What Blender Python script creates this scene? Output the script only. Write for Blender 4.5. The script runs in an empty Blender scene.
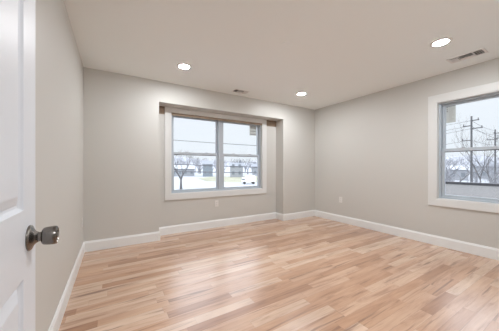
import bpy, bmesh, math, random
from mathutils import Vector, Matrix
random.seed(7)
S = bpy.context.scene
C = S.collection

# ------------------------------------------------------------------ camera
cam = bpy.data.cameras.new('camera')
cam.sensor_fit = 'HORIZONTAL'
cam.sensor_width = 36.0
cam.lens = 225.9 / 499 * 36
cam.shift_y = 0.0031
cam.clip_start = 0.02
cam.clip_end = 1500
co = bpy.data.objects.new('camera', cam)
C.objects.link(co)
co.location = (0, 0, 1.122)
co.rotation_euler = (math.radians(90), 0, -0.54303)
S.camera = co

# ------------------------------------------------------------------ sky
SKY = 1.16
ZENITH = 5.4
LAMP_W = 16.3
HALL_FILL_W = 20.0
world = bpy.data.worlds.new('overcast_sky')
S.world = world
world.use_nodes = True
wn, wl = world.node_tree.nodes, world.node_tree.links
wn.clear()
wo = wn.new('ShaderNodeOutputWorld')
wb = wn.new('ShaderNodeBackground')
wt = wn.new('ShaderNodeTexCoord')
ws = wn.new('ShaderNodeSeparateXYZ')
wr = wn.new('ShaderNodeValToRGB')
wno = wn.new('ShaderNodeTexNoise')
wm = wn.new('ShaderNodeMixRGB')
wl.new(wt.outputs['Generated'], ws.inputs[0])
wl.new(ws.outputs['Z'], wr.inputs[0])
e = wr.color_ramp.elements
e[0].position = 0.0
e[0].color = (0.80, 0.84, 0.90, 1)
e[1].position = 0.6
e[1].color = (0.84, 0.88, 0.97, 1)
wno.inputs['Scale'].default_value = 2.5
wno.inputs['Detail'].default_value = 4
wl.new(wt.outputs['Generated'], wno.inputs['Vector'])
wm.blend_type = 'SOFT_LIGHT'
wm.inputs[0].default_value = 0.18
wl.new(wr.outputs[0], wm.inputs[1])
wl.new(wno.outputs['Fac'], wm.inputs[2])
wl.new(wm.outputs[0], wb.inputs['Color'])
# overcast sky: low sky dim, zenith about three times brighter
wg = wn.new('ShaderNodeMapRange')
wg.inputs['From Min'].default_value = 0.22
wg.inputs['From Max'].default_value = 0.75
wg.inputs['To Min'].default_value = SKY
wg.inputs['To Max'].default_value = SKY * ZENITH
wl.new(ws.outputs['Z'], wg.inputs['Value'])
wl.new(wg.outputs[0], wb.inputs['Strength'])
wl.new(wb.outputs[0], wo.inputs['Surface'])

S.view_settings.view_transform = 'Standard'
S.view_settings.look = 'None'
S.view_settings.gamma = 1
S.view_settings.exposure = 0.0
S.view_settings.use_curve_mapping = False
S.cycles.use_denoising = True
S.cycles.max_bounces = 10
S.cycles.diffuse_bounces = 8
S.cycles.transparent_max_bounces = 16
S.cycles.sample_clamp_indirect = 6

# ------------------------------------------------------------------ dimensions (metres)
XL, XR, YB, H = -0.335, 3.976, 3.679, 2.44
RX0, RX1, RY, RH = 0.602, 3.045, 3.93, 2.122      # window recess
YF = 0.07                                          # inner face of the doorway wall


# ------------------------------------------------------------------ material helpers
def mat(name, col, rough=0.5, metal=0.0, spec=0.5, bump=None, var=None, coat=0.0):
    """bump=(scale, strength, detail)   var=(scale, amount) mild albedo mottling"""
    m = bpy.data.materials.new(name)
    m.use_nodes = True
    n, l = m.node_tree.nodes, m.node_tree.links
    b = n['Principled BSDF']
    b.inputs['Base Color'].default_value = (*col, 1)
    b.inputs['Roughness'].default_value = rough
    b.inputs['Metallic'].default_value = metal
    b.inputs['Specular IOR Level'].default_value = spec
    b.inputs['Coat Weight'].default_value = coat
    tc = n.new('ShaderNodeTexCoord')
    if bump:
        t = n.new('ShaderNodeTexNoise')
        t.inputs['Scale'].default_value = bump[0]
        t.inputs['Detail'].default_value = bump[2]
        l.new(tc.outputs['Object'], t.inputs['Vector'])
        bp = n.new('ShaderNodeBump')
        bp.inputs['Strength'].default_value = bump[1]
        bp.inputs['Distance'].default_value = 0.002
        l.new(t.outputs['Fac'], bp.inputs['Height'])
        l.new(bp.outputs[0], b.inputs['Normal'])
    if var:
        t = n.new('ShaderNodeTexNoise')
        t.inputs['Scale'].default_value = var[0]
        t.inputs['Detail'].default_value = 3
        l.new(tc.outputs['Object'], t.inputs['Vector'])
        r = n.new('ShaderNodeValToRGB')
        a = var[1]
        r.color_ramp.elements[0].position = 0.3
        r.color_ramp.elements[1].position = 0.7
        r.color_ramp.elements[0].color = (*[c * (1 - a) for c in col], 1)
        r.color_ramp.elements[1].color = (*[min(1, c * (1 + a)) for c in col], 1)
        l.new(t.outputs['Fac'], r.inputs[0])
        l.new(r.outputs[0], b.inputs['Base Color'])
    return m


def emit_mat(name, col, strength):
    m = bpy.data.materials.new(name)
    m.use_nodes = True
    n, l = m.node_tree.nodes, m.node_tree.links
    b = n['Principled BSDF']
    b.inputs['Base Color'].default_value = (0.9, 0.9, 0.88, 1)
    b.inputs['Emission Color'].default_value = (*col, 1)
    b.inputs['Emission Strength'].default_value = strength
    return m


def glass_mat():
    m = bpy.data.materials.new('window_glass')
    m.use_nodes = True
    n, l = m.node_tree.nodes, m.node_tree.links
    n.clear()
    o = n.new('ShaderNodeOutputMaterial')
    tr = n.new('ShaderNodeBsdfTransparent')
    tr.inputs[0].default_value = (0.97, 0.985, 0.985, 1)
    gl = n.new('ShaderNodeBsdfGlossy')
    gl.inputs['Roughness'].default_value = 0.02
    fr = n.new('ShaderNodeFresnel')
    fr.inputs['IOR'].default_value = 1.35
    mx = n.new('ShaderNodeMixShader')
    l.new(fr.outputs[0], mx.inputs[0])
    l.new(tr.outputs[0], mx.inputs[1])
    l.new(gl.outputs[0], mx.inputs[2])
    l.new(mx.outputs[0], o.inputs[0])
    return m


def floor_mat():
    m = bpy.data.materials.new('oak_strip_floor')
    m.use_nodes = True
    n, l = m.node_tree.nodes, m.node_tree.links
    b = n['Principled BSDF']

    def math_(op, a, b_=None, c=None):
        x = n.new('ShaderNodeMath')
        x.operation = op
        for i, v in enumerate((a, b_, c)):
            if v is None:
                continue
            if isinstance(v, (int, float)):
                x.inputs[i].default_value = v
            else:
                l.new(v, x.inputs[i])
        return x.outputs[0]

    def comb(x, y, z):
        k = n.new('ShaderNodeCombineXYZ')
        for i, v in enumerate((x, y, z)):
            if isinstance(v, (int, float)):
                k.inputs[i].default_value = v
            else:
                l.new(v, k.inputs[i])
        return k.outputs[0]

    def noise(vec, scale, detail, rough=0.5, dist=0.0):
        t = n.new('ShaderNodeTexNoise')
        t.inputs['Scale'].default_value = scale
        t.inputs['Detail'].default_value = detail
        t.inputs['Roughness'].default_value = rough
        t.inputs['Distortion'].default_value = dist
        l.new(vec, t.inputs['Vector'])
        return t.outputs['Fac']

    def ramp(fac, stops):
        r = n.new('ShaderNodeValToRGB')
        el = r.color_ramp.elements
        while len(el) < len(stops):
            el.new(0.5)
        for s, (p_, c_) in zip(el, stops):
            s.position = p_
            s.color = (*c_, 1)
        l.new(fac, r.inputs[0])
        return r.outputs[0]

    def mixc(kind, fac, a, b_):
        x = n.new('ShaderNodeMixRGB')
        x.blend_type = kind
        for i, v in enumerate((fac, a, b_)):
            if isinstance(v, (int, float)):
                x.inputs[i].default_value = v
            elif isinstance(v, tuple):
                x.inputs[i].default_value = (*v, 1)
            else:
                l.new(v, x.inputs[i])
        return x.outputs[0]

    tc = n.new('ShaderNodeTexCoord')
    sp = n.new('ShaderNodeSeparateXYZ')
    l.new(tc.outputs['Object'], sp.inputs[0])
    X, Y = sp.outputs['X'], sp.outputs['Y']
    W, L = 0.083, 0.80
    ys = math_('DIVIDE', Y, W)
    row = math_('FLOOR', ys)
    fy = math_('FRACT', ys)
    w1 = n.new('ShaderNodeTexWhiteNoise')
    w1.noise_dimensions = '1D'
    l.new(row, w1.inputs['W'])
    xs = math_('DIVIDE', math_('ADD', X, math_('MULTIPLY', w1.outputs['Value'], 7.3)), L)
    # planks of unequal length: warp the coordinate a little, row by row
    xw = math_('ADD', xs, math_('MULTIPLY', math_('SINE', math_('ADD', math_('MULTIPLY', xs, 2.1), math_('MULTIPLY', row, 1.7))), 0.33))
    idx = math_('FLOOR', xw)
    fx = math_('FRACT', xw)
    w2 = n.new('ShaderNodeTexWhiteNoise')
    w2.noise_dimensions = '2D'
    l.new(comb(row, idx, 0), w2.inputs['Vector'])
    rnd = w2.outputs['Value']
    sp2 = n.new('ShaderNodeSeparateXYZ')
    l.new(w2.outputs['Color'], sp2.inputs[0])
    base = ramp(rnd, [(0.0, (0.42, 0.225, 0.13)), (0.12, (0.52, 0.30, 0.18)), (0.35, (0.60, 0.37, 0.235)),
                      (0.70, (0.65, 0.435, 0.305)), (1.0, (0.74, 0.56, 0.43))])
    # long soft grain
    off = math_('MULTIPLY', sp2.outputs[1], 37.0)
    gv = comb(math_('MULTIPLY', math_('ADD', X, off), 1.9), math_('MULTIPLY', math_('ADD', Y, off), 20.0), off)
    g1 = noise(gv, 1.0, 5, 0.62, 0.8)
    col = mixc('MULTIPLY', 0.95, base, ramp(g1, [(0.30, (0.60, 0.50, 0.43)), (0.45, (0.90, 0.86, 0.83)), (0.58, (1.0, 1.0, 1.0)), (0.75, (1.10, 1.12, 1.13))]))
    # fine pores
    fv = comb(math_('MULTIPLY', X, 9.0), math_('MULTIPLY', Y, 260.0), off)
    col = mixc('MULTIPLY', 0.35, col, ramp(noise(fv, 1.0, 3), [(0.3, (0.80, 0.74, 0.70)), (0.6, (1, 1, 1))]))
    # dark mineral streaks and knots
    sv = comb(math_('MULTIPLY', math_('ADD', X, off), 1.4), math_('MULTIPLY', math_('ADD', Y, off), 22.0), 3.0)
    s1 = noise(sv, 1.0, 3, 0.55, 0.5)
    streak = ramp(s1, [(0.60, (0, 0, 0)), (0.69, (1, 1, 1))])
    col = mixc('MIX', math_('MULTIPLY', streak, 0.80), col, (0.20, 0.095, 0.055))
    # large tone drift across the boards
    bv = comb(math_('MULTIPLY', X, 1.0), math_('MULTIPLY', Y, 2.2), 5.0)
    col = mixc('MULTIPLY', 0.5, col, ramp(noise(bv, 1.3, 3), [(0.35, (0.76, 0.67, 0.61)), (0.60, (1.06, 1.06, 1.06))]))
    # joints
    ey = math_('MINIMUM', fy, math_('SUBTRACT', 1.0, fy))
    ex = math_('MINIMUM', fx, math_('SUBTRACT', 1.0, fx))
    jy = math_('LESS_THAN', ey, 0.011)
    jx = math_('LESS_THAN', ex, 0.0012)
    j = math_('MAXIMUM', jy, jx)
    col = mixc('MIX', math_('MULTIPLY', j, 0.45), col, (0.20, 0.11, 0.07))
    l.new(col, b.inputs['Base Color'])
    rr = n.new('ShaderNodeMapRange')
    l.new(noise(comb(X, math_('MULTIPLY', Y, 3.0), 0.0), 6.0, 4), rr.inputs[0])
    rr.inputs[3].default_value = FLOOR_R[0]
    rr.inputs[4].default_value = FLOOR_R[1]
    l.new(rr.outputs[0], b.inputs['Roughness'])
    b.inputs['Specular IOR Level'].default_value = 0.5
    b.inputs['Coat Weight'].default_value = 1.0
    b.inputs['Coat Roughness'].default_value = 0.27
    bp = n.new('ShaderNodeBump')
    bp.inputs['Strength'].default_value = 0.25
    bp.inputs['Distance'].default_value = 0.001
    l.new(math_('SUBTRACT', math_('MULTIPLY', g1, 0.5), j), bp.inputs['Height'])
    l.new(bp.outputs[0], b.inputs['Normal'])
    return m


def grain_mat(name, col, vertical=True):
    """white moulded door skin with a pressed wood grain"""
    m = mat(name, col, 0.42)
    n, l = m.node_tree.nodes, m.node_tree.links
    b = n['Principled BSDF']
    tc = n.new('ShaderNodeTexCoord')
    mp = n.new('ShaderNodeMapping')
    mp.inputs['Scale'].default_value = (40, 40, 3.0)
    l.new(tc.outputs['Object'], mp.inputs[0])
    t = n.new('ShaderNodeTexNoise')
    t.inputs['Scale'].default_value = 1.0
    t.inputs['Detail'].default_value = 4
    t.inputs['Distortion'].default_value = 1.5
    l.new(mp.outputs[0], t.inputs['Vector'])
    bp = n.new('ShaderNodeBump')
    bp.inputs['Strength'].default_value = 0.35
    bp.inputs['Distance'].default_value = 0.001
    l.new(t.outputs['Fac'], bp.inputs['Height'])
    l.new(bp.outputs[0], b.inputs['Normal'])
    return m


FLOOR_R = (0.26, 0.40)
M = {
    'wall': mat('greige_wall_paint', (0.615, 0.612, 0.585), 0.5, bump=(220, 0.10, 2)),
    'ceiling': mat('ceiling_paint', (0.89, 0.93, 0.93), 0.85, bump=(160, 0.08, 2)),
    'trim': mat('white_trim_paint', (0.735, 0.75, 0.745), 0.32),
    'baseboard': mat('white_baseboard_paint', (0.85, 0.87, 0.87), 0.35),
    'vinyl': mat('white_vinyl', (0.50, 0.56, 0.62), 0.35),
    'door': grain_mat('white_door_paint', (0.76, 0.80, 0.855)),
    'board': mat('raw_wood_board', (0.30, 0.235, 0.18), 0.7, bump=(60, 0.2, 3), var=(8, 0.2)),
    'glass': glass_mat(),
    'nickel': mat('satin_nickel', (0.20, 0.185, 0.17), 0.24, metal=1.0),
    'dark_metal': mat('dark_metal', (0.03, 0.03, 0.03), 0.5, metal=0.6),  # dark colour for the shadow strip under the meeting rail
    'plastic': mat('white_plastic', (0.80, 0.79, 0.77), 0.35),
    'slot': mat('black_slot', (0.015, 0.015, 0.015), 0.8),
    'register': mat('white_register_enamel', (0.80, 0.79, 0.78), 0.4),
    'duct': mat('dark_duct', (0.02, 0.02, 0.02), 0.9),
    'lamp': emit_mat('led_diffuser', (0.95, 0.97, 1.0), LAMP_W / (math.pi * math.pi * 0.063 ** 2)),
    'hall_lamp': emit_mat('hall_led_diffuser', (0.95, 0.97, 1.0), HALL_FILL_W / (math.pi * math.pi * 0.15 ** 2)),
    'paper': mat('sticker_paper', (0.52, 0.57, 0.57), 0.6),
    'ink': mat('sticker_ink', (0.12, 0.12, 0.13), 0.6),
    'grey_ink': mat('sticker_grey_ink', (0.36, 0.37, 0.38), 0.6),
    'snow': mat('snowy_ground', (0.235, 0.243, 0.26), 0.8, var=(0.05, 0.10)),
    'lawn': mat('winter_grass', (0.20, 0.197, 0.14), 0.9, var=(0.15, 0.22)),
    'asphalt': mat('wet_asphalt', (0.22, 0.23, 0.25), 0.7, var=(0.3, 0.1)),
    'shingle': mat('grey_shingles', (0.105, 0.101, 0.099), 0.9, bump=(30, 0.5, 2), var=(22, 0.22)),
    'ridge': mat('dark_ridge_cap', (0.04, 0.04, 0.045), 0.9),
    'siding': mat('pale_siding', (0.29, 0.30, 0.32), 0.7),
    'bluesiding': mat('blue_grey_siding', (0.19, 0.22, 0.25), 0.7),
    'darkroof': mat('dark_far_roof', (0.18, 0.19, 0.21), 0.9),
    'farglass': mat('far_window_glass', (0.16, 0.18, 0.2), 0.3),
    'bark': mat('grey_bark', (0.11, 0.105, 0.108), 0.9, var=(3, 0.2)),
    'farbark': mat('pale_bark', (0.20, 0.20, 0.215), 0.9, var=(3, 0.15)),  # lightened bark, distance haze put into the colour
    'needle': mat('grey_green_needles', (0.13, 0.145, 0.145), 0.9, var=(1.5, 0.25)),
    'pole': mat('weathered_pole_wood', (0.09, 0.09, 0.095), 0.9),
    'wire': mat('black_cable', (0.10, 0.10, 0.11), 0.7),
    'tyre': mat('tyre_rubber', (0.04, 0.04, 0.04), 0.8),
    'truck': mat('white_truck_paint', (0.85, 0.87, 0.9), 0.4),
    'hill': mat('far_hill', (0.29, 0.30, 0.325), 1.0, var=(0.02, 0.1)),
}


# ------------------------------------------------------------------ geometry helpers
def obj(name, bm, m, parent=None, smooth=False):
    me = bpy.data.meshes.new(name)
    bmesh.ops.recalc_face_normals(bm, faces=bm.faces[:])
    bm.to_mesh(me)
    bm.free()
    for k in (m if isinstance(m, (list, tuple)) else [m]):
        me.materials.append(k)
    if smooth:
        me.polygons.foreach_set('use_smooth', [True] * len(me.polygons))
    o = bpy.data.objects.new(name, me)
    C.objects.link(o)
    if parent:
        o.parent = parent
    return o


def empty(name, loc=(0, 0, 0), rz=0.0):
    o = bpy.data.objects.new(name, None)
    o.empty_display_size = 0.1
    C.objects.link(o)
    o.location = loc
    o.rotation_euler = (0, 0, rz)
    return o


def tag(o, label=None, cat=None, group=None, kind=None):
    if label: o['label'] = label
    if cat: o['category'] = cat
    if group: o['group'] = group
    if kind: o['kind'] = kind
    return o


def box(bm, x0, x1, y0, y1, z0, z1, bevel=0.0):
    vs = [bm.verts.new((x, y, z)) for x in (x0, x1) for y in (y0, y1) for z in (z0, z1)]
    fs = [(0, 1, 3, 2), (4, 6, 7, 5), (0, 4, 5, 1), (2, 3, 7, 6), (0, 2, 6, 4), (1, 5, 7, 3)]
    faces = [bm.faces.new([vs[i] for i in f]) for f in fs]
    if bevel:
        ed = list({e for f in faces for e in f.edges})
        bmesh.ops.bevel(bm, geom=ed, offset=bevel, segments=2, affect='EDGES', profile=0.7)


def boxes(lst, bevel=0.0):
    bm = bmesh.new()
    for b in lst:
        box(bm, *b, bevel=bevel)
    return bm


def tube(bm, pts, radii, seg=6, cap=True):
    rings = []
    n_ = len(pts)
    for i, p in enumerate(pts):
        p = Vector(p)
        d = (Vector(pts[min(i + 1, n_ - 1)]) - Vector(pts[max(i - 1, 0)])).normalized()
        a = d.cross(Vector((0, 0, 1)))
        if a.length < 0.05:
            a = d.cross(Vector((1, 0, 0)))
        a.normalize()
        b = d.cross(a)
        r = radii[i] if isinstance(radii, (list, tuple)) else radii
        rings.append([bm.verts.new(p + (a * math.cos(t) + b * math.sin(t)) * r)
                      for t in [2 * math.pi * k / seg for k in range(seg)]])
    for u, v in zip(rings, rings[1:]):
        for k in range(seg):
            bm.faces.new((u[k], u[(k + 1) % seg], v[(k + 1) % seg], v[k]))
    if cap:
        bm.faces.new(rings[0])
        bm.faces.new(rings[-1])


def lathe(bm, prof, axis='z', seg=32):
    """prof = [(r, h)...] turned about an axis"""
    rings = []
    for r, h in prof:
        ring = []
        if r < 1e-6:
            ring = [bm.verts.new((0, 0, h) if axis == 'z' else (h, 0, 0))]
        else:
            for k in range(seg):
                t = 2 * math.pi * k / seg
                a, b = r * math.cos(t), r * math.sin(t)
                ring.append(bm.verts.new((a, b, h) if axis == 'z' else (h, a, b)))
        rings.append(ring)
    for u, v in zip(rings, rings[1:]):
        for k in range(seg):
            k2 = (k + 1) % seg
            if len(u) == 1 and len(v) == 1:
                continue
            if len(u) == 1:
                bm.faces.new((u[0], v[k], v[k2]))
            elif len(v) == 1:
                bm.faces.new((u[k], u[k2], v[0]))
            else:
                bm.faces.new((u[k], u[k2], v[k2], v[k]))


def sweep(path, prof, closed=False, only=None):
    """sweep profile (d outward to the LEFT of travel, z) along an XY path with mitred corners.
    returns bmesh of segment(s)"""
    n_ = len(path)
    P = [Vector((p[0], p[1])) for p in path]
    def nrm(a, b):
        d = (b - a).normalized()
        return Vector((-d.y, d.x))
    miter = []
    for i in range(n_):
        if i == 0: m_ = nrm(P[0], P[1])
        elif i == n_ - 1: m_ = nrm(P[-2], P[-1])
        else:
            a, b = nrm(P[i - 1], P[i]), nrm(P[i], P[i + 1])
            m_ = (a + b) / (1 + a.dot(b))
        miter.append(m_)
    bm = bmesh.new()
    rng = only if only is not None else range(n_ - 1)
    for s in rng:
        r0 = [bm.verts.new((P[s].x + miter[s].x * d, P[s].y + miter[s].y * d, z)) for d, z in prof]
        r1 = [bm.verts.new((P[s + 1].x + miter[s + 1].x * d, P[s + 1].y + miter[s + 1].y * d, z)) for d, z in prof]
        k = len(prof)
        for i in range(k):
            bm.faces.new((r0[i], r0[(i + 1) % k], r1[(i + 1) % k], r1[i]))
        bm.faces.new(r0)
        bm.faces.new(r1)
    return bm


def struct(name, bm, m, parent=None):
    o = obj(name, bm, m, parent)
    if parent is None:
        o['kind'] = 'structure'
    return o


def copy_tree(o, parent=None):
    c = o.copy()
    C.objects.link(c)
    if parent:
        c.parent = parent
    for ch in [k for k in C.objects if k.parent == o]:
        copy_tree(ch, c)
    return c


# ------------------------------------------------------------------ room shell
T = 0.16
WZ0, WZ1 = 0.668, 2.045                 # window openings
BW0, BW1 = 0.83, 2.685                  # back window, along X
RW0, RW1 = 0.50, 1.385                  # right window, along Y
RB = 0.18                               # thickness of exterior wall

fl = struct('floor', boxes([(-1.3, XR + 0.05, -2.1, YB, -0.12, 0), (RX0 - 0.05, RX1 + 0.05, YB, RY + 0.02, -0.12, 0)]), floor_mat())
struct('ceiling', boxes([(-1.3, XR + 0.2, -2.1, RY + 0.2, H, H + 0.15)]), M['ceiling'])
struct('wall_left', boxes([(XL - 0.12, XL, -0.05, YB + 0.3, 0, H)]), M['wall'])
struct('wall_back', boxes([
    (XL - 0.12, RX0, YB, YB + 0.43, 0, H), (RX1, XR + 0.18, YB, YB + 0.43, 0, H),
    (RX0, RX1, YB, YB + 0.43, RH, H),
    (RX0, RX1, RY, RY + T, 0, WZ0), (RX0, BW0, RY, RY + T, WZ0, RH), (BW1, RX1, RY, RY + T, WZ0, RH),
    (BW0, BW1, RY, RY + T, WZ1, RH)]), M['wall'])
struct('wall_right', boxes([
    (XR, XR + RB, -0.05, YB, 0, WZ0), (XR, XR + RB, -0.05, YB, WZ1, H),
    (XR, XR + RB, -0.05, RW0, WZ0, WZ1), (XR, XR + RB, RW1, YB, WZ0, WZ1)]), M['wall'])
struct('wall_front', boxes([
    (XL, -0.18, -0.05, YF, 0, H), (0.64, XR, -0.05, YF, 0, H), (-0.18, 0.64, -0.05, YF, 2.06, H)]), M['wall'])
struct('wall_hall', boxes([
    (-1.3, -1.2, -2.1, -0.05, 0, H), (1.6, 1.7, -2.1, -0.05, 0, H), (-1.2, 1.6, -2.1, -2.0, 0, H),
    (-1.2, XL - 0.12, -0.05, 0.05, 0, H)]), M['wall'])
# door lining and casing round the doorway the picture is taken from
tag(struct('trim_1', boxes([
    (-0.18, -0.166, -0.05, YF, 0, 2.046), (0.626, 0.64, -0.05, YF, 0, 2.046), (-0.166, 0.626, -0.05, YF, 2.046, 2.06),
    (0.64, 0.71, YF, YF + 0.016, 0, 2.13), (-0.25, -0.18, YF, YF + 0.016, 0, 2.13), (-0.18, 0.64, YF, YF + 0.016, 2.06, 2.13)]), M['trim']),
    'white door lining and casing round the doorway')
# brown band across the top of the recess, seen either side of the window casing
tag(struct('trim_2', boxes([(RX0 + 0.001, RX1 - 0.001, RY - 0.008, RY, 1.995, RH - 0.001)]), M['board']),
    'brown unpainted board along the top of the window recess')

# baseboards: one mitred run round left wall, back wall with its recess, right wall
prof = [(0.0, 0.0), (0.014, 0.0), (0.014, 0.112), (0.0125, 0.118), (0.0085, 0.124), (0.007, 0.133), (0.0045, 0.137), (0.0, 0.137)]
path = [(XR, YF), (XR, YB), (RX1, YB), (RX1, RY), (RX0, RY), (RX0, YB), (XL, YB), (XL, YF)]
struct('baseboard_right', sweep(path, prof, only=[0]), M['baseboard'])
struct('baseboard_back', sweep(path, prof, only=[1, 2, 3, 4, 5]), M['baseboard'])
struct('baseboard_left', sweep(path, prof, only=[6]), M['baseboard'])


# ------------------------------------------------------------------ windows
def frame_rect(bm, a0, a1, z0, z1, w, y0, y1, bevel=0.0, wt=None, wb=None):
    """rectangular frame ring in the XZ plane, with mitre-free butt joints kept inside one mesh"""
    wt = w if wt is None else wt
    wb = w if wb is None else wb
    box(bm, a0, a0 + w, y0, y1, z0, z1, bevel)
    box(bm, a1 - w, a1, y0, y1, z0, z1, bevel)
    box(bm, a0 + w, a1 - w, y0, y1, z1 - wt, z1, bevel)
    box(bm, a0 + w, a1 - w, y0, y1, z0, z0 + wb, bevel)


def casing_mesh(a0, a1, z0, z1, w, top, yface):
    """mitred picture-frame casing, profile tapering toward the opening; yface = wall plane"""
    bm = bmesh.new()
    wt = top
    out = [(a0 - w, z0 - w), (a1 + w, z0 - w), (a1 + w, z1 + wt), (a0 - w, z1 + wt)]
    inn = [(a0, z0), (a1, z0), (a1, z1), (a0, z1)]
    def lerp(k): return [(o[0] + (i[0] - o[0]) * k, o[1] + (i[1] - o[1]) * k) for o, i in zip(out, inn)]
    rings = [(0, 0.0), (0, 0.019), (0.05, 0.021), (0.93, 0.017), (1.0, 0.014), (1.0, 0.0)]
    R = [[bm.verts.new((x, yface - d, z)) for x, z in lerp(k)] for k, d in rings]
    for u, v in zip(R, R[1:] + R[:1]):
        for k in range(4):
            bm.faces.new((u[k], u[(k + 1) % 4], v[(k + 1) % 4], v[k]))
    return bm


def make_sash(parent, a0, a1, z0, z1, y0, y1, top, bottom, lock=False):
    bm = bmesh.new()
    frame_rect(bm, a0, a1, z0, z1, 0.034, y0, y1, 0.003, wt=top, wb=bottom)
    s = obj('sash', bm, M['vinyl'], parent)
    g = obj('pane', boxes([(a0 + 0.03, a1 - 0.03, (y0 + y1) / 2 - 0.002, (y0 + y1) / 2 + 0.002, z0 + bottom - 0.004, z1 - top + 0.004)]), M['glass'], s)
    if lock:
        obj('gasket', boxes([(a0 + 0.034, a1 - 0.034, y0 + 0.003, y1 - 0.003, z1 - top - 0.008, z1 - top)]), M['dark_metal'], s)  # dark strip standing in for the glazing bead's shadow
        for t in ((0.28, 0.72) if a1 - a0 > 0.5 else (0.5,)):
            x = a0 + (a1 - a0) * t
            bm = boxes([(x - 0.03, x + 0.03, y0 - 0.002, y0 + 0.022, z1 - 0.001, z1 + 0.004), (x - 0.012, x + 0.028, y0 - 0.006, y0 + 0.008, z1 + 0.003, z1 + 0.008)], 0.002)
            obj('sash_lock', bm, M['vinyl'], s)
    return s


def make_window(name, root, a0, a1, z0, z1, yin, casing_top, units):
    """local frame: X along wall, Y outwards, wall face at y = 0"""
    obj('casing', casing_mesh(a0, a1, z0, z1, 0.1, casing_top, 0.0), M['trim'], root)
    # jamb lining
    bm = bmesh.new()
    frame_rect(bm, a0, a1, z0, z1, 0.008, -0.012, yin)
    obj('jamb_lining', bm, M['trim'], root)
    # vinyl master frame
    bm = bmesh.new()
    frame_rect(bm, a0 + 0.008, a1 - 0.008, z0 + 0.008, z1 - 0.008, 0.022, yin - 0.012, yin + 0.075, 0.002)
    k = len(units)
    for i in range(1, k):
        xm = (units[i - 1][1] + units[i][0]) / 2
        box(bm, xm - 0.042, xm + 0.042, yin - 0.012, yin + 0.075, z0 + 0.03, z1 - 0.03, 0.002)
        box(bm, xm - 0.006, xm + 0.006, yin - 0.016, yin - 0.010, z0 + 0.03, z1 - 0.03, 0.001)
    obj('window_frame', bm, M['vinyl'], root)
    zm = 1.36
    for u0, u1 in units:
        make_sash(root, u0, u1, zm - 0.022, z1 - 0.028, yin + 0.038, yin + 0.064, 0.030, 0.04)
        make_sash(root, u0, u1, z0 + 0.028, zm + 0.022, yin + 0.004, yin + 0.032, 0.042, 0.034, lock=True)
    # outside casing sill
    obj('sill', boxes([(a0, a1, yin + 0.075, T + 0.03, z0 - 0.0, z0 + 0.02)], 0.003), M['vinyl'], root)


w1 = tag(empty('window_1', (0, RY, 0)), 'white double-hung window pair in the back wall recess', 'window', kind='structure')
make_window('window_1', w1, BW0, BW1, WZ0, WZ1, 0.062, RH - WZ1 - 0.002, [(0.862, 1.712), (1.804, 2.653)])
w2 = tag(empty('window_2', (XR, 0, 0), -math.pi / 2), 'white double-hung window in the right wall', 'window', kind='structure')
make_window('window_2', w2, -RW1, -RW0, WZ0, WZ1, 0.062, 0.105, [(-RW1 + 0.032, -RW0 - 0.032)])


def sticker(name, loc, rz, w, h, label, style):
    t = tag(empty(name, loc, rz), label, 'sticker')
    obj('paper', boxes([(0, w, -0.0006, 0, -h, 0)]), M['paper'], t)
    bm, bk = bmesh.new(), bmesh.new()
    rnd = random.Random(style)
    if style == 1:
        for i in range(3):
            box(bk, 0.004, 0.02, -0.0011, -0.0006, -0.022 - i * 0.028, -0.012 - i * 0.028)
        box(bk, 0.0, w, -0.0011, -0.0006, -0.006, -0.0)
        z = -0.02
        while z > -h + 0.03:
            box(bm, 0.03, 0.03 + (w - 0.04) * rnd.uniform(0.5, 1), -0.0011, -0.0006, z - 0.004, z)
            z -= 0.016
    else:
        z = -0.015
        i = 0
        while z > -h + 0.02:
            if i % 3 == 1:
                box(bk, 0.012, w - 0.012, -0.0011, -0.0006, z - 0.012, z)
            else:
                box(bm, 0.012, 0.012 + (w - 0.024) * rnd.uniform(0.6, 1), -0.0011, -0.0006, z - 0.006, z)
            z -= 0.022
            i += 1
    obj('fine_print', bm, M['grey_ink'], t)
    obj('bold_print', bk, M['ink'], t)
    return t


sticker('window_sticker', (2.44, RY + 0.062 + 0.0485, 1.985), 0, 0.165, 0.20, 'printed white sticker on the upper right pane of the back window', 2)
sticker('window_sticker', (XR + 0.062 + 0.0485, RW1 - 0.07, 1.985), -math.pi / 2, 0.105, 0.235, 'printed white sticker on the upper pane of the right window', 1)

# ------------------------------------------------------------------ open door at the left edge
DW, DH, DT = 0.76, 2.03, 0.035
ux = Vector((-0.0155, 0.99988, 0)); nn = Vector((0.99988, 0.0155, 0))
hinge = -0.1747 * nn + 0.102 * ux
door = bmesh.new()


def door_face(bm, side):
    """moulded six panel face; local X = normal (front 0), local Y = width"""
    ys_ = [0, 0.106, 0.327, 0.433, 0.654, DW]
    zs_ = [0, 0.19, 0.838, 1.005, 1.60, 1.70, 1.915, DH]
    sgn = -1 if side > 0 else 1
    base = 0.0 if side > 0 else -DT
    def v(y, z, d): return bm.verts.new((base + sgn * d, y, z))
    for i in range(5):
        for j in range(7):
            y0, y1, z0, z1 = ys_[i], ys_[i + 1], zs_[j], zs_[j + 1]
            if i in (1, 3) and j in (1, 3, 5):
                ring = []
                for ins, dep in ((0, 0), (0.003, 0.005), (0.008, 0.009), (0.014, 0.0095), (0.019, 0.007), (0.036, 0.001), (0.039, 0.0005)):
                    ring.append([v(y0 + ins, z0 + ins, dep), v(y1 - ins, z0 + ins, dep), v(y1 - ins, z1 - ins, dep), v(y0 + ins, z1 - ins, dep)])
                for a, b in zip(ring, ring[1:]):
                    for k in range(4):
                        bm.faces.new((a[k], a[(k + 1) % 4], b[(k + 1) % 4], b[k]))
                bm.faces.new(ring[-1])
            else:
                bm.faces.new((v(y0, z0, 0), v(y1, z0, 0), v(y1, z1, 0), v(y0, z1, 0)))


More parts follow.
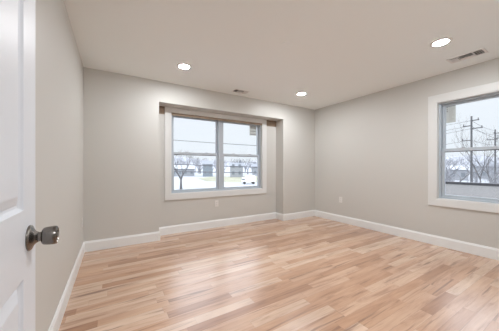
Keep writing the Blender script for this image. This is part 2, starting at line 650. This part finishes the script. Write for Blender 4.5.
door_face(door, 1)
door_face(door, -1)
for (ya, za, yb, zb) in ((0, 0, DW, 0), (DW, 0, DW, DH), (DW, DH, 0, DH), (0, DH, 0, 0)):
    door.faces.new([door.verts.new(c) for c in ((0, ya, za), (0, yb, zb), (-DT, yb, zb), (-DT, ya, za))])
bmesh.ops.remove_doubles(door, verts=door.verts[:], dist=0.0001)
d1 = obj('door_1', door, M['door'])
d1.location = (hinge.x, hinge.y, 0.012)
d1.rotation_euler = (0, 0, 0.0155)
tag(d1, 'open white six-panel door at the left edge of the photo', 'door', kind='structure')

KY, KZ = 0.801 - 0.102, 0.938 - 0.012
for side in (1, -1):
    k = bmesh.new()
    lathe(k, [(0, 0.0255), (0.0165, 0.0255), (0.0200, 0.027), (0.0222, 0.030), (0.0235, 0.037), (0.0243, 0.046), (0.0245, 0.052),
              (0.0235, 0.0560), (0.0195, 0.0578), (0.0180, 0.0555), (0.010, 0.0550), (0.0085, 0.0585), (0.0, 0.059)], 'x', 40)
    r = bmesh.new()
    lathe(r, [(0.0, 0.0), (0.0325, 0.0), (0.0330, 0.002), (0.0318, 0.0045), (0.0285, 0.0065), (0.0215, 0.0095), (0.0160, 0.0135), (0.0135, 0.018), (0.0122, 0.019), (0.0115, 0.032), (0.0, 0.032)], 'x', 40)
    kn = obj('door_knob', k, M['nickel'], d1, smooth=True)
    ro = obj('rosette', r, M['nickel'], kn, smooth=True)
    kn['label'] = 'dark brushed nickel door knob'
    for o_ in (kn, ro):
        mod = o_.modifiers.new('edge', 'EDGE_SPLIT')
        mod.split_angle = math.radians(40)
    kn.location = (0 if side > 0 else -DT, KY, KZ)
    if side < 0:
        kn.scale = (-1, 1, 1)
obj('latch_plate', boxes([(-DT / 2 - 0.013, -DT / 2 + 0.013, DW - 0.0005, DW + 0.0015, KZ - 0.028, KZ + 0.028), (-DT / 2 - 0.007, -DT / 2 + 0.007, DW, DW + 0.010, KZ - 0.009, KZ + 0.009)], 0.0005), M['nickel'], d1)
for z in (0.18, 1.0, 1.82):
    b = bmesh.new()
    tube(b, [(0.004, -0.005, z - 0.045), (0.004, -0.005, z + 0.045)], 0.006, 10)
    obj('hinge', b, M['nickel'], d1)


# ------------------------------------------------------------------ ceiling fittings
def downlight():
    t = empty('recessed_light')
    r = bmesh.new()
    lathe(r, [(0.063, -0.0035), (0.066, -0.006), (0.080, -0.0055), (0.092, -0.003), (0.094, 0.0), (0.063, 0.0), (0.063, -0.0035)], 'z', 48)
    obj('trim_ring', r, M['plastic'], t, smooth=True)
    d = bmesh.new()
    lathe(d, [(0.0, -0.0095), (0.026, -0.0090), (0.045, -0.0075), (0.0625, -0.004), (0.0625, -0.0005), (0, -0.0005)], 'z', 48)
    obj('diffuser', d, M['lamp'], t, smooth=True)
    return t


dl = downlight()
spots = [((0.795, 2.975), 'lit recessed ceiling light, leftmost one above the window wall'),
         ((2.90, 3.00), 'lit recessed ceiling light nearest the far right corner'),
         ((2.968, 1.00), 'lit recessed ceiling light beside the larger ceiling vent'),
         ((1.35, 0.80), 'lit recessed ceiling light overhead near the doorway, above the frame')]  # unseen fourth lamp, kept for its light and moved off the grid
for i, ((x, y), lab) in enumerate(spots):
    o = dl if i == 0 else copy_tree(dl)
    o.location = (x, y, H)
    tag(o, lab, 'light', 'recessed ceiling lights')

hl = tag(empty('hall_light', (0.3, -1.0, H)), 'round white flush light on the hall ceiling behind the doorway', 'light')  # unseen lamp added to fill the room through the doorway
b = bmesh.new()
lathe(b, [(0.15, -0.002), (0.16, -0.004), (0.162, -0.03), (0.15, -0.035), (0.15, -0.002)], 'z', 40)
obj('trim_ring', b, M['plastic'], hl, smooth=True)
b = bmesh.new()
lathe(b, [(0, -0.045), (0.08, -0.043), (0.13, -0.037), (0.15, -0.03), (0.15, -0.005), (0, -0.005)], 'z', 40)
obj('diffuser', b, M['hall_lamp'], hl, smooth=True)  # glowing disc of the added hall fill light

cp = bmesh.new()
lathe(cp, [(0.0, -0.006), (0.052, -0.006), (0.060, -0.0045), (0.063, 0.0), (0.0, 0.0)], 'z', 40)
cover = obj('ceiling_cover_plate', cp, M['ceiling'])
cover.location = (1.60, 1.88, H)
tag(cover, 'faint round blank cover plate in the middle of the ceiling', 'cover plate')


def register(L, W):
    """three way ceiling register: long axis X"""
    t = empty('ceiling_vent')
    f = bmesh.new()
    frame_rect(f, -L / 2, L / 2, -W / 2, W / 2, 0.022, -0.006, 0.0, 0.0015)
    xs_ = (-L / 2 + 0.022, -L * 0.19, L * 0.19, L / 2 - 0.022)
    for x in xs_[1:3]:
        box(f, x - 0.004, x + 0.004, -0.005, 0.0, -W / 2 + 0.022, W / 2 - 0.022)
    bmesh.ops.rotate(f, verts=f.verts[:], cent=(0, 0, 0), matrix=Matrix.Rotation(-math.pi / 2, 3, 'X'))
    for v in f.verts:
        v.co.z = -abs(v.co.z)
    obj('frame', f, M['register'], t)
    obj('duct_opening', boxes([(-L / 2 + 0.012, L / 2 - 0.012, -W / 2 + 0.012, W / 2 - 0.012, -0.0015, -0.0005)]), M['duct'], t)
    iw = W / 2 - 0.022
    # centre bank, slats along X
    def slat(x0, y0, x1, y1, tilt):
        b_ = bmesh.new()
        d = Vector((x1 - x0, y1 - y0, 0)).normalized()
        p = Vector((-d.y, d.x, 0))
        c = math.cos(tilt) * 0.007
        s = math.sin(tilt) * 0.007
        A, B = Vector((x0, y0, -0.0095)), Vector((x1, y1, -0.0095))
        q = [A - p * c - Vector((0, 0, s)), B - p * c - Vector((0, 0, s)), B + p * c + Vector((0, 0, s)), A + p * c + Vector((0, 0, s))]
        up = Vector((0, 0, 0.0009))
        lo = [b_.verts.new(v - up) for v in q]
        hi = [b_.verts.new(v + up) for v in q]
        b_.faces.new(lo); b_.faces.new(hi)
        for k in range(4):
            b_.faces.new((lo[k], lo[(k + 1) % 4], hi[(k + 1) % 4], hi[k]))
        return obj('slat', b_, M['register'], t)
    n_ = 5
    for i in range(n_):
        y = -iw + 2 * iw * (i + 0.5) / n_
        slat(xs_[1] + 0.004, y, xs_[2] - 0.004, y, math.radians(38 if i < 3 else -38))
    for (u, v, tl) in ((xs_[0], xs_[1] - 0.004, 38), (xs_[2] + 0.004, xs_[3], -38)):
        m_ = 4
        for i in range(m_):
            x = u + (v - u) * (i + 0.5) / m_
            slat(x, -iw, x, iw, math.radians(-tl))
    return t


v1 = register(0.33, 0.18)
v1.location = (3.59, 0.965, H)
v1.rotation_euler = (0, 0, -math.pi / 2)
tag(v1, 'white three-way ceiling vent near the right wall', 'vent', 'white ceiling vents')
v2 = copy_tree(v1)
v2.location = (1.90, 3.45, H)
v2.scale = (0.85, 0.85, 1)
v2.rotation_euler = (0, 0, 0)
tag(v2, 'small white ceiling vent just above the window recess', 'vent', 'white ceiling vents')


# ------------------------------------------------------------------ outlets
def outlet():
    """faces -Y, centre at origin"""
    t = empty('wall_outlet')
    obj('cover_plate', boxes([(-0.035, 0.035, -0.005, 0, -0.0575, 0.0575)], 0.002), M['plastic'], t)
    for s in (1, -1):
        b_ = bmesh.new()
        zc = s * 0.0195
        box(b_, -0.0165, 0.0165, -0.0068, -0.004, zc - 0.0145, zc + 0.0145, 0.0012)
        r_ = obj('receptacle', b_, M['plastic'], t)
        b_ = boxes([(-0.0075, -0.0055, -0.0072, -0.0066, zc - 0.004, zc + 0.005), (0.0055, 0.0075, -0.0072, -0.0066, zc - 0.003, zc + 0.004),
                    (-0.002, 0.002, -0.0072, -0.0066, zc - 0.010, zc - 0.006)])
        obj('slots', b_, M['slot'], r_)
    b_ = bmesh.new()
    tube(b_, [(0, -0.0062, 0), (0, -0.0045, 0)], 0.003, 12)
    obj('screw', b_, M['plastic'], t)
    return t


ol = outlet()
for i, (loc, rz, lab) in enumerate((((1.655, RY, 0.442), 0, 'white outlet on the recess wall below the back window'),
                                    ((XR, 2.985, 0.455), -math.pi / 2, 'white outlet low on the right wall near the far corner'),
                                    ((XL, 3.50, 0.425), math.pi / 2, 'white outlet on the left wall by the back corner'))):
    o = ol if i == 0 else copy_tree(ol)
    o.location = loc
    o.rotation_euler = (0, 0, rz)
    tag(o, lab, 'outlet', 'white wall outlets')

# ------------------------------------------------------------------ outside
G = -3.0
gr = bmesh.new()
gv = [gr.verts.new(v) for v in ((-150, 4.5, G), (4.6, 4.5, G), (4.6, -60, G), (600, -60, G), (600, 500, G), (-150, 500, G))]
gr.faces.new(gv)
struct('ground', gr, M['snow'])
lw = bmesh.new()
lw.faces.new([lw.verts.new(v) for v in ((26, 80, G + 0.03), (36, 92, G + 0.03), (62, 84, G + 0.03), (52, 60, G + 0.03), (31, 50, G + 0.03), (23, 62, G + 0.03))])
tag(obj('lawn', lw, M['lawn']), 'pale yellow winter lawn beyond the back window', 'lawn', kind='structure')
rd = bmesh.new()
rd.faces.new([rd.verts.new(v) for v in ((-20, 34, G + 0.02), (-20, 40, G + 0.02), (60, 22, G + 0.02), (60, 16, G + 0.02))])
tag(obj('road', rd, M['asphalt']), 'grey road running below the windows', 'road', kind='structure')
hb = bmesh.new()
rnd = random.Random(3)
prev = None
for k in range(60):
    a = math.radians(-20 + k * 2.2)
    R = 330
    h = 15 + 3.5 * math.sin(k * 0.5) + 2 * math.sin(k * 1.3 + 1)
    v0, v1_, v2_ = [hb.verts.new((math.sin(a) * r, math.cos(a) * r, z)) for r, z in ((R, G), (R + 25, G + h), (R + 90, G))]
    if prev:
        hb.faces.new((prev[0], v0, v1_, prev[1]))
        hb.faces.new((prev[1], v1_, v2_, prev[2]))
    prev = (v0, v1_, v2_)
struct('hills', hb, M['hill'])


def grow(bm, p, d, length, r, depth, rnd, spread, lift):
    pts, rad = [p], [r]
    n_ = 3
    q = p.copy()
    dd = d.copy()
    for i in range(n_):
        dd = (dd + Vector((rnd.uniform(-1, 1), rnd.uniform(-1, 1), rnd.uniform(-0.3, 0.6) * lift)) * 0.16).normalized()
        q = q + dd * length / n_
        pts.append(q.copy())
        rad.append(r * (1 - 0.35 * (i + 1) / n_))
    tube(bm, pts, rad, 5 if depth > 2 else 3, cap=False)
    if depth == 0:
        return
    kids = 3 if depth > 1 else 4
    for k in range(kids):
        t = rnd.uniform(0.35, 1.0) if k else 1.0
        bp = pts[-1].lerp(pts[1], 1 - t)
        ax = Vector((rnd.uniform(-1, 1), rnd.uniform(-1, 1), rnd.uniform(-0.2, 0.5))).normalized()
        nd = (dd * 0.9 + ax * spread + Vector((0, 0, 0.25 * lift))).normalized()
        grow(bm, bp, nd, length * rnd.uniform(0.58, 0.8), rad[-1] * (0.85 if k == 0 else 0.6), depth - 1, rnd, spread, lift)


def bare_tree(name, h, seed, m, depth=4, r=None, spread=0.85, lift=1.0):
    rnd = random.Random(seed)
    t = empty(name)
    r = r or h * 0.018
    b_ = bmesh.new()
    tube(b_, [(0, 0, -0.1), (0.02 * h * rnd.uniform(-1, 1), 0, h * 0.14), (0.02 * h * rnd.uniform(-1, 1), 0.0, h * 0.26)], [r * 1.35, r, r * 0.85], 8)
    obj('trunk', b_, m, t)
    b_ = bmesh.new()
    for k in range(4):
        a = k * 1.7 + rnd.uniform(0, 1)
        d = Vector((math.cos(a) * 0.7, math.sin(a) * 0.7, 1.0)).normalized()
        grow(b_, Vector((0, 0, h * (0.17 + 0.028 * k))), d, h * rnd.uniform(0.24, 0.32), r * 0.6, depth - 1, rnd, spread, lift)
    obj('branches', b_, m, t)
    return t


# street tree seen through the left sash
t1 = bare_tree('bare_tree', 8.6, 11, M['bark'], 5, r=0.19)
t1.location = (10.8, 42.5, G)
tag(t1, 'bare dark tree rising at the left side of the back window', 'tree')
t2 = bare_tree('bare_tree', 11.5, 21, M['bark'], 5, r=0.10, spread=0.55, lift=1.6)
t2.location = (49, 11.5, G)
tag(t2, 'bare tree with upright forks behind the utility poles, right window', 'tree')
t3 = copy_tree(t2)
t3.location = (40, 8.4, G)
t3.rotation_euler = (0, 0, 2.1)
t3.scale = (0.9, 0.9, 0.9)
tag(t3, 'bare upright tree at the right edge of the right window', 'tree')

# utility poles
def pole(h, arms, parent_name='utility_pole'):
    t = empty(parent_name)
    b_ = bmesh.new()
    tube(b_, [(0, 0, -0.1), (0, 0, h)], [0.14, 0.10], 10)
    obj('post', b_, M['pole'], t)
    for (z, y0, y1) in arms:
        a_ = obj('crossarm', boxes([(-0.06, 0.06, y0, y1, z - 0.06, z + 0.06)]), M['pole'], t)
        for y in (y0 + 0.08, y1 - 0.08):
            b_ = bmesh.new()
            tube(b_, [(0, y, z + 0.05), (0, y, z + 0.28)], 0.05, 8)
            obj('insulator', b_, M['pole'], a_)
    return t


p1 = pole(11.1, [(10.5, -0.75, 0.1), (9.8, -0.05, 0.9), (9.4, -1.1, 0.1), (7.8, -0.1, 1.0)])
p1.location = (42.1, 10.8, G)
tag(p1, 'grey wooden utility pole with staggered crossarms, right window', 'utility pole')
p2 = pole(11.1, [(10.4, -1.0, 0.2), (9.3, -0.3, 1.1)])
p2.location = (60.8, 12.35, G)
tag(p2, 'farther utility pole near the right edge of the right window', 'utility pole')


def wire(a, b, sag, r, label, group):
    A, B = Vector(a), Vector(b)
    pts = []
    for i in range(21):
        t = i / 20
        p = A.lerp(B, t)
        p.z -= sag * 4 * t * (1 - t)
        pts.append(p)
    bm = bmesh.new()
    tube(bm, pts, r, 6)
    tag(obj('power_line', bm, M['wire']), label, 'power line', group)


g1, g2 = 'power lines outside the back window', 'power lines outside the right window'
wire((-9.8, 24.0, 4.5), (13.0, 10.6, 2.35), 0.25, 0.020, 'dark power line crossing the upper panes of the back window', g1)
wire((-9.8, 24.0, 2.35), (17.0, 9.0, 1.0), 0.35, 0.030, 'upper dark power line crossing the lower panes of the back window', g1)
wire((-9.8, 24.0, 1.2), (17.0, 9.0, 0.62), 0.10, 0.030, 'lower dark power line crossing the lower panes of the back window', g1)
wire((6.4, 14.8, 1.50), (13.0, 10.6, 1.55), 0.06, 0.016, 'thin power line just below the meeting rail of the back window', g1)
for i, (za, zb, yb) in enumerate(((7.5, 7.9, -1), (6.75, 6.4, 0), (6.4, 7.0, 1), (4.8, 5.2, 2))):
    wire((42.1, 10.8, za), (60.8, 12.35 - 0.3 * i, zb), 0.25, 0.022, 'thin power line between the two utility poles', g2)
    wire((42.1, 10.8 + 0.5 * (i % 2), za), (38.0, 40.0, za - 0.6 - 0.5 * i), 0.7, 0.022, 'thin power line running left from the nearer utility pole', g2)


def box_house(name, loc, rz, w, d, h, rh, wallm, roofm, label, wins=3, chimney=False):
    t = tag(empty(name, loc, rz), label, 'house')
    obj('walls', boxes([(-w / 2, w / 2, -d / 2, d / 2, 0, h)]), wallm, t)
    b_ = bmesh.new()
    o = 0.35
    A = [(-w / 2 - o, -d / 2 - o, h - 0.1), (w / 2 + o, -d / 2 - o, h - 0.1), (w / 2 + o, d / 2 + o, h - 0.1), (-w / 2 - o, d / 2 + o, h - 0.1), (-w / 2 - o, 0, h + rh), (w / 2 + o, 0, h + rh)]
    V = [b_.verts.new(v) for v in A]
    for f in ((0, 1, 5, 4), (2, 3, 4, 5), (0, 4, 3), (1, 2, 5), (0, 3, 2, 1)):
        b_.faces.new([V[i] for i in f])
    obj('roof', b_, roofm, t)
    for fl_ in range(2 if h > 4.5 else 1):
        for k in range(wins):
            x = -w / 2 + w * (k + 0.5) / wins
            z = 1.0 + fl_ * 2.8
            f = obj('window', boxes([(x - 0.6, x + 0.6, -d / 2 - 0.06, -d / 2, z, z + 1.5)]), M['siding'], t)
            obj('pane', boxes([(x - 0.48, x + 0.48, -d / 2 - 0.09, -d / 2 - 0.05, z + 0.12, z + 1.38)]), M['farglass'], f)
    if chimney:
        obj('chimney', boxes([(w * 0.2, w * 0.2 + 0.7, -0.4, 0.4, h, h + rh + 1.0)]), M['darkroof'], t)
    return t


box_house('house', (44.2, 83.5, G), -0.52, 5.2, 6, 4.6, 1.4, M['siding'], M['darkroof'], 'pale two-storey house through the right half of the back window', 2, True)
box_house('house', (36.5, 97, G), -0.35, 4.2, 7, 5.4, 1.8, M['bluesiding'], M['darkroof'], 'blue-grey house beside the centre post of the back window', 2)
box_house('house', (27.5, 105, G), -0.25, 10, 7, 3.4, 1.6, M['siding'], M['siding'], 'long low pale house through the left half of the back window', 4)
box_house('house', (62, 92, G), -0.6, 8, 7, 4.0, 1.8, M['siding'], M['darkroof'], 'pale house at the right edge of the back window', 3)
box_house('house', (96, 29.0, G), -1.3, 7, 7, 3.4, 1.2, M['siding'], M['siding'], 'low white house behind trees at the left of the right window', 3)
box_house('house', (114, 26.0, G), -1.3, 7, 7, 4.4, 1.4, M['siding'], M['darkroof'], 'pale house behind the nearer utility pole', 3)

# parked box van on the snow
vn = tag(empty('parked_van', (28.6, 47.3, G), -0.45), 'white box van parked by the lawn, right half of back window', 'van')
obj('cargo_box', boxes([(-1.0, 1.3, -0.9, 0.9, 0.5, 2.0)], 0.05), M['truck'], vn)
obj('cab', boxes([(-1.9, -1.02, -0.85, 0.85, 0.4, 1.5)], 0.12), M['truck'], vn)
obj('windscreen', boxes([(-1.93, -1.2, -0.87, 0.87, 1.0, 1.38)], 0.03), M['farglass'], vn)
for x in (-1.35, 0.8):
    for y in (-0.88, 0.88):
        b_ = bmesh.new()
        tube(b_, [(x, y - 0.1, 0.32), (x, y + 0.1, 0.32)], 0.32, 16)
        obj('wheel', b_, M['tyre'], vn)

# neighbouring roof just under the right window
nb = tag(empty('neighbour_house', (0, 0, 0)), 'grey shingled roof of the neighbouring house, below the right window', 'house')
b_ = bmesh.new()
z_r, x_r, z_e, x_e = 0.56, 10.6, -1.15, 6.2
def zz(x): return z_e + (z_r - z_e) * (x - x_e) / (x_r - x_e)
V = [b_.verts.new(v) for v in ((x_e, -6, z_e), (x_r, -6, z_r), (x_r, 7.5, z_r), (x_e, 7.5, z_e),
                               (2 * x_r - x_e, -6, z_e), (2 * x_r - x_e, 7.5, z_e))]
for f in ((0, 1, 2, 3), (1, 4, 5, 2), (0, 4, 1), (3, 2, 5), (0, 3, 5, 4)):
    b_.faces.new([V[i] for i in f])
obj('roof', b_, M['shingle'], nb)
obj('ridge_cap', boxes([(x_r - 0.14, x_r + 0.14, -6, 7.5, z_r - 0.05, z_r + 0.025)]), M['ridge'], nb)
obj('walls', boxes([(x_e + 0.4, 2 * x_r - x_e - 0.4, -5.6, 7.1, G, z_e + 0.1)]), M['siding'], nb)

# rows of bare trees, their bark paled to stand in for haze
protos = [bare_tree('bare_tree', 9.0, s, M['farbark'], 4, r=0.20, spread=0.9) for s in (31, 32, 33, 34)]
lab1 = 'bare pale tree in the hazy row beyond the snow, back window'
lab2 = 'bare pale tree in the thicket beyond the roof, right window'
rnd = random.Random(5)
cnt = 0
def place(x, y, s, lab, grp):
    global cnt
    o = protos[cnt] if cnt < 4 else copy_tree(protos[cnt % 4])
    cnt += 1
    o.location = (x, y, G)
    o.rotation_euler = (0, 0, rnd.uniform(0, 6.28))
    o.scale = (s * 1.15, s * 1.15, s)
    tag(o, lab, 'tree', grp)
used = [(42.1, 10.8), (49, 11.5), (44.5, 12.9), (60.8, 12.35), (44.2, 83.5), (36.5, 97), (27.5, 105), (62, 92), (96, 29), (114, 26), (99, 26), (22, 105), (33, 105)]
def free(x, y, r):
    if any((x - u) ** 2 + (y - v) ** 2 < r * r for u, v in used):
        return False
    used.append((x, y))
    return True
n_ = 0
for k in range(400):
    a = rnd.uniform(0.18, 0.72)
    D = rnd.uniform(98, 185)
    if n_ < 40 and free(D * a, D, 9.6):
        n_ += 1
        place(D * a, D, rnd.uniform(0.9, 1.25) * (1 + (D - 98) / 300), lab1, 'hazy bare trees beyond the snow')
n_ = 0
for k in range(400):
    a = 2.95 + (5.6 - 2.95) * rnd.random()
    D = rnd.uniform(56, 150)
    y = D / math.sqrt(1 + a * a)
    if n_ < 52 and free(y * a, y, 7.0 + (D - 56) * 0.03):
        n_ += 1
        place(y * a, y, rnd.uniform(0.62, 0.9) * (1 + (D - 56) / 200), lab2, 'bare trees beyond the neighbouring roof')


n_ = 0
for k in range(300):
    a = 3.0 + (5.5 - 3.0) * rnd.random()
    D = rnd.uniform(30, 56)
    y = D / math.sqrt(1 + a * a)
    if n_ < 22 and free(y * a, y, 3.4):
        n_ += 1
        o = copy_tree(protos[n_ % 4])
        s_ = rnd.uniform(0.36, 0.50)
        o.location = (y * a, y, G)
        o.scale = (s_ * 1.15, s_ * 1.15, s_)
        o.rotation_euler = (0, 0, rnd.uniform(0, 6.28))
        tag(o, 'low bare bush just beyond the roof ridge, right window', 'bush', 'bare bushes beyond the roof ridge')
        o.name = 'bare_bush'
# wide twiggy tree left of the nearer pole
t4 = bare_tree('bare_tree', 6.6, 57, M['bark'], 5, r=0.09, spread=1.2, lift=0.7)
t4.location = (44.5, 12.9, G)
tag(t4, 'low wide twiggy tree below and left of the nearer utility pole', 'tree')
